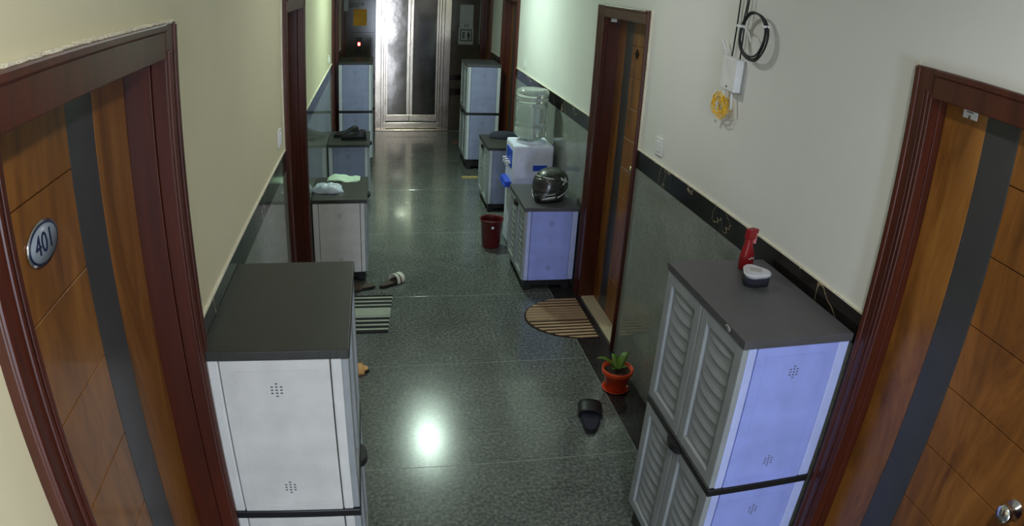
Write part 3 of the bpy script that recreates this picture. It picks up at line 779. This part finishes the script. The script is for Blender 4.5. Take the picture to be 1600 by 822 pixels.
def shoe(loc, rz, label, m=M_SHOE):
    r = empty('shoe', loc, rz); tag(r, label, 'shoe', 'black shoes on the low cabinet')
    obj('sole', lambda bm: prism(bm, sole_outline(0.27, 0.095), 0.0, 0.022, bev=0.003), M_BLACKP, r)
    def up(bm):
        # outline narrows upward; ankle at the back, low toe at the front
        rows = []; o = sole_outline(0.265, 0.092, 32)
        for k in range(7):
            t = k/6; row = []
            for x, y in o:
                back = max(0, min(1, (0.06-x)/0.12)); hgt = 0.045+0.050*back
                s_ = 1-0.45*t**2; xx = (x+0.04)*(1-0.42*t**2)-0.04-0.02*t*t
                row.append(bm.verts.new((xx, y*s_, 0.02+hgt*math.sin(t*PI/2)*(1 if k else 0))))
            rows.append(row)
        for A, B in zip(rows, rows[1:]):
            for i in range(32): bm.faces.new((A[i], A[(i+1) % 32], B[(i+1) % 32], B[i])).smooth = True
        bm.faces.new(rows[0][::-1])
        inner = [bm.verts.new((v.co.x*0.8-0.01, v.co.y*0.7, v.co.z-0.03)) for v in rows[-1]]
        for i in range(32): bm.faces.new((rows[-1][i], rows[-1][(i+1) % 32], inner[(i+1) % 32], inner[i]))
        bm.faces.new(inner)
    obj('upper', up, m, r)
    def lace(bm):
        for x in (0.0, 0.02, 0.04): tube(bm, [(x, -0.026, 0.070), (x, 0, 0.084), (x, 0.026, 0.070)], 0.003, 6)
    obj('laces', lace, M_HOLE, r)
shoe((-0.33, 7.14, ztop1), math.radians(188), 'black shoe lying nearer the wall on the low left cabinet')
shoe((-0.25, 6.99, ztop1), math.radians(170), 'black shoe at the front edge of the low left cabinet')

# ------------------------------------------------------------------ mats
def mat_rect(bm):
    n = 19; x0, x1 = -0.45, 0.095; y0, y1 = 4.155, 4.74
    for i in range(n):
        a = y0+(y1-y0)*i/n; b = y0+(y1-y0)*(i+1)/n
        mi = 1 if (i % 2 == 0) else 0
        if 8 <= i <= 11: mi = 0
        e_ = 0.0006 if (mi == 1 or 8 <= i <= 11) else 0.0045
        box(bm, x0, x1-0.05*(1-i/n), a+e_, b-e_, 0.0, 0.010 if mi == 0 else 0.008, 0.002, mi, 1)
def mat_rect2(bm):
    mat_rect(bm); prism(bm, ((-0.45, 4.157), (0.043, 4.157), (0.090, 4.738), (-0.45, 4.738)), 0.0, 0.0075, 1)
m1 = obj('doormat', mat_rect2, [M_MATW, M_MATB]); tag(m1, 'rectangular black and pale striped doormat by the left wall', 'mat')
def mat_half(bm):
    y0, y1 = 3.962, 4.60; yc = (y0+y1)/2
    e = lambda y: 1.48-0.45*math.sqrt(max(0.0, 1-((y-yc)/((y1-y0)/2+0.003))**2))**0.9
    rim = [(e(y0+(y1-y0)*i/40)-0.008, y0+(y1-y0)*i/40) for i in range(41)]
    prism(bm, [(1.484, y0-0.006)]+[(1.484, y1+0.006)]+rim[::-1], 0.0, 0.006, 1)
    y = y0+0.008; k = 0
    while y < y1-0.012:
        t = (y-y0)/(y1-y0)
        if 0.42 < t < 0.72: w1, w2, mi = 0.016, 0.005, 0 if k % 2 else 2
        else: w1, w2, mi = 0.020, 0.024, 0
        b_ = min(y+w1, y1-0.004)
        xa, xb_ = e(y)+0.004, e(b_)+0.004
        prism(bm, ((xa, y), (1.478, y), (1.478, b_), (xb_, b_)), 0.0, 0.011, mi)
        y += w1+w2; k += 1
M_RUGM = mat('rug_fawn_stripe', lin(150, 128, 104), 0.95, bump=(150, 0.8))
m2 = obj('doormat', mat_half, [M_RUGC, M_RUGB, M_RUGM]); tag(m2, 'half-round brown and cream striped doormat at the open threshold on the right', 'mat')

# ------------------------------------------------------------------ things on the near right cabinet
sb = empty('spray_bottle', (1.365, 2.14, ztop2), math.radians(200)); tag(sb, 'red spray bottle standing on the near right cabinet', 'bottle')
def sbody(bm):
    rows = []
    for z, a, b in ((0, 0.030, 0.017), (0.004, 0.034, 0.020), (0.045, 0.033, 0.020), (0.075, 0.026, 0.018), (0.095, 0.018, 0.015), (0.115, 0.015, 0.013), (0.122, 0.015, 0.013)):
        rows.append([bm.verts.new((math.copysign(abs(math.cos(t))**0.7, math.cos(t))*a+z*0.06, math.copysign(abs(math.sin(t))**0.7, math.sin(t))*b, z)) for t in [2*PI*k/20 for k in range(20)]])
    for A, B in zip(rows, rows[1:]):
        for i in range(20): bm.faces.new((A[i], A[(i+1) % 20], B[(i+1) % 20], B[i])).smooth = True
    bm.faces.new(rows[0][::-1]); bm.faces.new(rows[-1])
obj('body', sbody, M_RED, sb)
obj('spray_head', lambda bm: [box(bm, -0.020, 0.024, -0.013, 0.013, 0.120, 0.162, 0.005), box(bm, -0.034, -0.018, -0.009, 0.009, 0.140, 0.158, 0.003)], M_RED, sb)
M_PINK = mat('pale_pink_plastic', lin(214, 130, 136), 0.4)
obj('trigger', lambda bm: box(bm, -0.030, -0.021, -0.008, 0.008, 0.098, 0.150, 0.003), M_PINK, sb)
obj('front_label', lambda bm: [tube(bm, [(0.016, 0.0215, 0.050), (0.006, 0.0215, 0.044), (0.000, 0.0215, 0.052), (-0.006, 0.0215, 0.044), (-0.012, 0.0215, 0.050), (-0.016, 0.0215, 0.044)], 0.0015, 5)], M_WHITE, sb)
tn = empty('tin', (1.328, 2.005, ztop2), math.radians(-25)); tag(tn, 'rounded dark tub with a pale grey lid in front of the red bottle', 'tub')
tri = []
for k in range(36):
    a = 2*PI*k/36; rr = 0.052*(1+0.13*math.cos(3*a)); tri.append((rr*math.cos(a), rr*math.sin(a)))
obj('tub', lambda bm: prism(bm, [(x*0.95, y*0.95) for x, y in tri], 0, 0.034, bev=0.003, smooth=True), M_CLOTH, tn)
obj('lid', lambda bm: prism(bm, tri, 0.034, 0.052, bev=0.005, smooth=True), mat('pale_grey_lid', lin(196, 198, 206), 0.35), tn)
obj('lid_emboss', lambda bm: [box(bm, -0.024, 0.022, y-0.002, y+0.002, 0.051, 0.0535, 0.0008) for y in (-0.014, -0.004, 0.006, 0.016)], M_GREY, tn)

# ------------------------------------------------------------------ things on the left cabinets
def blob(bm, a, b, h, amp, seed, n=28, mth=12):
    rnd = random.Random(seed); ph = [rnd.uniform(0, 6.28) for _ in range(8)]
    rows = []
    for j in range(mth+1):
        t = j/mth; row = []
        for i in range(n):
            u = 2*PI*i/n; r = math.cos(t*PI/2)**0.6
            k = 1+amp*(math.sin(3*u+ph[0]+3*t)+0.6*math.sin(7*u+ph[1]-5*t)+0.4*math.sin(11*u+ph[2]+7*t))
            row.append(bm.verts.new((math.cos(u)*a*r*k, math.sin(u)*b*r*k, h*math.sin(t*PI/2)*(1+amp*math.sin(5*u+ph[3]+2*t)))) if j < mth else None)
        if j == mth: row = [bm.verts.new((0, 0, h))]
        rows.append(row)
    for A, B in zip(rows, rows[1:]):
        for i in range(n):
            vs = [A[i], A[(i+1) % n]]+([B[(i+1) % n], B[i]] if len(B) > 1 else [B[0]]); bm.faces.new(vs).smooth = True
    bm.faces.new(rows[0][::-1])
bg_ = obj('plastic_bag', lambda bm: blob(bm, 0.12, 0.085, 0.060, 0.10, 5), M_BAG, None, (-0.39, 5.22, ztop1)); tag(bg_, 'crumpled pale blue plastic bag on the low left cabinet', 'bag')
def paper(bm):
    rows = []
    for i in range(13):
        t = i/12; row = []
        for j in range(5):
            s_ = j/4
            z = 0.010+0.010*math.sin(t*7)+0.022*s_*math.sin(t*PI)+0.004*math.sin(t*19+j)
            row.append((bm.verts.new((-0.135+0.27*t, -0.07+0.13*s_, z)), bm.verts.new((-0.135+0.27*t, -0.07+0.13*s_, max(0.0, z-0.008)))))
        rows.append(row)
    for A, B in zip(rows, rows[1:]):
        for j in range(4):
            bm.faces.new((A[j][0], A[j+1][0], B[j+1][0], B[j][0])).smooth = True; bm.faces.new((A[j][1], B[j][1], B[j+1][1], A[j+1][1]))
        for j in (0, 4): bm.faces.new((A[j][0], B[j][0], B[j][1], A[j][1]))
    for row in (rows[0], rows[-1]):
        for j in range(4): bm.faces.new((row[j][0], row[j][1], row[j+1][1], row[j+1][0]))
pp = obj('folded_paper', paper, M_PAPER, None, (-0.285, 5.53, ztop1)); tag(pp, 'pale green folded wrapper at the back of the low left cabinet', 'wrapper')
cl = obj('folded_cloth', lambda bm: [blob(bm, 0.155, 0.10, 0.065, 0.04, 9)], M_CLOTH, None, (1.33, 7.13, ztop1)); tag(cl, 'dark folded cloth lying on the low cabinet behind the dispenser', 'cloth')
cl2 = obj('plank', lambda bm: box(bm, -0.13, 0.13, -0.035, 0.035, 0, 0.012, 0.002), M_CARD, None, (1.13, 7.95, 0.0)); tag(cl2, 'pale wooden strip on the floor beyond the low right cabinet', 'wood strip')
cl3 = obj('plank', lambda bm: box(bm, -0.16, 0.16, -0.06, 0.06, 0, 0.012, 0.002), M_CARDR, None, (1.22, 9.85, 0.0)); tag(cl3, 'reddish flat board on the floor beside the far right tall cabinet', 'board')

# ------------------------------------------------------------------ fibre box on the right wall
XW = R
rb = empty('wall_modem', (XW, 2.725, 1.985)); tag(rb, 'white wall-mounted box hanging crooked above the marble band', 'network box')
rb.rotation_euler = (math.radians(4), 0, 0)
obj('housing', lambda bm: box(bm, -0.042, -0.004, -0.066, 0.066, -0.072, 0.072, 0.004), M_WHITE, rb)
obj('back_plate', lambda bm: box(bm, -0.008, 0.0, -0.07, 0.074, -0.074, 0.07, 0.002), M_GREY, rb)
obj('status_light', lambda bm: box(bm, -0.0435, -0.041, -0.006, 0.004, -0.062, -0.052, 0.0005), M_HOLE, rb)
def ant(bm, a, b): tube(bm, [a, b], 0.006, 8)
obj('antenna', lambda bm: ant(bm, (-0.02, 0.062, 0.060), (-0.03, 0.120, 0.135)), M_WHITE, rb)
obj('antenna', lambda bm: ant(bm, (-0.02, -0.020, -0.066), (-0.03, -0.050, -0.150)), M_WHITE, rb)
def on_wall(pts, x=0.012): return [(XW-x, y, z) for y, z in pts]
cc = obj('cable', lambda bm: tube(bm, on_wall([(2.765, 2.05), (2.75, 2.2), (2.74, 2.35), (2.735, 2.6), (2.73, HC)]), 0.0035, 6), M_BLKCAB); tag(cc, 'thin dark cable running up the right wall, left of the other', 'cable', 'thin wall cables')
cc = obj('cable', lambda bm: tube(bm, on_wall([(2.69, 2.05), (2.685, 2.2), (2.66, 2.35), (2.64, 2.6), (2.62, HC)]), 0.0035, 6), M_BLKCAB); tag(cc, 'thin dark cable running up the right wall behind the black coil', 'cable', 'thin wall cables')
coil = empty('cable_coil', (XW-0.03, 2.565, 2.172)); tag(coil, 'black coiled cable hanging on the right wall', 'cable coil')
def coilm(bm, k):
    rnd = random.Random(k); a = 0.108+rnd.uniform(-0.008, 0.006); b = 0.092+rnd.uniform(-0.008, 0.008); oy, oz = rnd.uniform(-0.008, 0.008), rnd.uniform(-0.01, 0.01)
    tube(bm, [(-0.004*k+0.003*math.sin(3*t), oy+a*math.cos(t), oz+b*math.sin(t)) for t in [2*PI*i/40 for i in range(40)]], 0.0042, 6, closed=True)
for k in range(4): obj('loop', lambda bm: coilm(bm, k), M_BLKCAB, coil)
obj('tie', lambda bm: box(bm, -0.022, 0.008, 0.088, 0.120, 0.022, 0.034, 0.003), M_WHITE, coil)
obj('tie', lambda bm: box(bm, -0.022, 0.008, -0.108, -0.084, 0.038, 0.048, 0.003), M_WHITE, coil)
obj('tail', lambda bm: tube(bm, [(-0.01, 0.095, 0.03), (-0.012, 0.05, 0.02), (-0.012, 0.02, 0.0), (-0.012, 0.0, -0.03)], 0.003, 6), M_WHITE, coil)
obj('lead', lambda bm: tube(bm, [(-0.004, 0.10, 0.03), (0.0, 0.085, 0.12), (0.0, 0.075, 0.3), (0.0, 0.06, HC-2.166)], 0.003, 6), M_BLKCAB, coil)
yf = empty('fibre_bundle', (XW-0.012, 2.79, 1.83)); tag(yf, 'tangled bundle of yellow fibre cable hanging under the white box', 'cable bundle')
def yl(bm, k):
    rnd = random.Random(30+k); a = rnd.uniform(0.045, 0.078); b = rnd.uniform(0.028, 0.048); oy, oz = rnd.uniform(-0.02, 0.016), rnd.uniform(-0.014, 0.014); tl = rnd.uniform(-0.6, 0.6)
    pts = []
    for i in range(32):
        t = 2*PI*i/32; y, z = a*math.cos(t), b*math.sin(t)
        pts.append((-0.003*k+0.004*math.sin(2*t), oy+y*math.cos(tl)-z*math.sin(tl), oz+y*math.sin(tl)+z*math.cos(tl)))
    tube(bm, pts, 0.0022, 6, closed=True)
for k in range(11): obj('loop', lambda bm: yl(bm, k), M_YEL, yf)
obj('connector', lambda bm: tube(bm, [(-0.01, 0.015, -0.048), (-0.01, 0.035, -0.082)], 0.006, 8), M_WHITE, yf)
obj('connector', lambda bm: tube(bm, [(-0.01, -0.006, 0.03), (-0.01, -0.016, 0.075)], 0.006, 8), M_WHITE, yf)
obj('connector', lambda bm: tube(bm, [(-0.01, 0.030, 0.03), (-0.01, 0.035, 0.060)], 0.004, 8), M_WHITE, yf)

# ------------------------------------------------------------------ switches
def switch(side, y, z, w_, h_, label):
    r = empty('wall_switch', (L if side < 0 else R, y, z), 0 if side < 0 else PI); tag(r, label, 'switch')
    obj('plate', lambda bm: box(bm, 0, 0.010, -w_/2, w_/2, -h_/2, h_/2, 0.003), M_WHITE, r, key=('swp', w_))
    obj('rocker', lambda bm: box(bm, 0.009, 0.016, -w_*0.22, w_*0.22, -h_*0.3, h_*0.3, 0.003), M_WHITE, r, key=('swr', w_))
switch(1, 3.475, 1.472, 0.10, 0.10, 'white switch above the marble band beside the middle right door')
switch(-1, 3.54, 1.49, 0.09, 0.09, 'white switch on the cream wall beside the left door frame')
switch(1, 7.16, 1.475, 0.08, 0.08, 'small white switch on the wall above the water bottle')
switch(-1, 7.26, 1.483, 0.08, 0.08, 'small white switch on the green-lit far left wall')

br = empty('wall_bracket', (L, 10.35, 1.95)); tag(br, 'pale wall bracket with two thin rods left of the yellow notice', 'bracket')
obj('plate', lambda bm: box(bm, 0.0, 0.075, -0.03, 0.03, -0.10, 0.16, 0.006), M_GREY, br)
obj('rod', lambda bm: tube(bm, [(0.06, 0, -0.02), (0.30, 0.0, 0.0)], 0.007, 8), M_GREY, br)
obj('rod', lambda bm: tube(bm, [(0.06, 0, -0.07), (0.22, 0.0, -0.03)], 0.007, 8), M_GREY, br)

# ------------------------------------------------------------------ ceiling lamp and added fill lamps
def lamp(x, y, m, label):
    r = empty('ceiling_lamp', (x, y, HC)); tag(r, label, 'lamp', 'round ceiling lamps')
    obj('rim', lambda bm: lathe(bm, ((0.075, 0.0), (0.095, 0.0), (0.098, -0.012), (0.090, -0.022), (0.080, -0.020)), 32), M_WHITE, r, key=('lr',))
    obj('diffuser', lambda bm: lathe(bm, ((0.080, -0.001), (0.079, -0.018), (0.0, -0.020)), 32), m, r)
lamp(0.51, 6.62, M_GLOW, 'round ceiling lamp above the water dispenser stretch of corridor')
lamp(0.5, 0.1, M_FILLN, 'added unseen fill lamp above the nearest doors')  # fill added out of view to brighten the near walls
lamp(0.5, 3.35, M_FILLM, 'added unseen fill lamp above the orange plant pot')  # fill added out of view to even the wall brightness mid-corridor
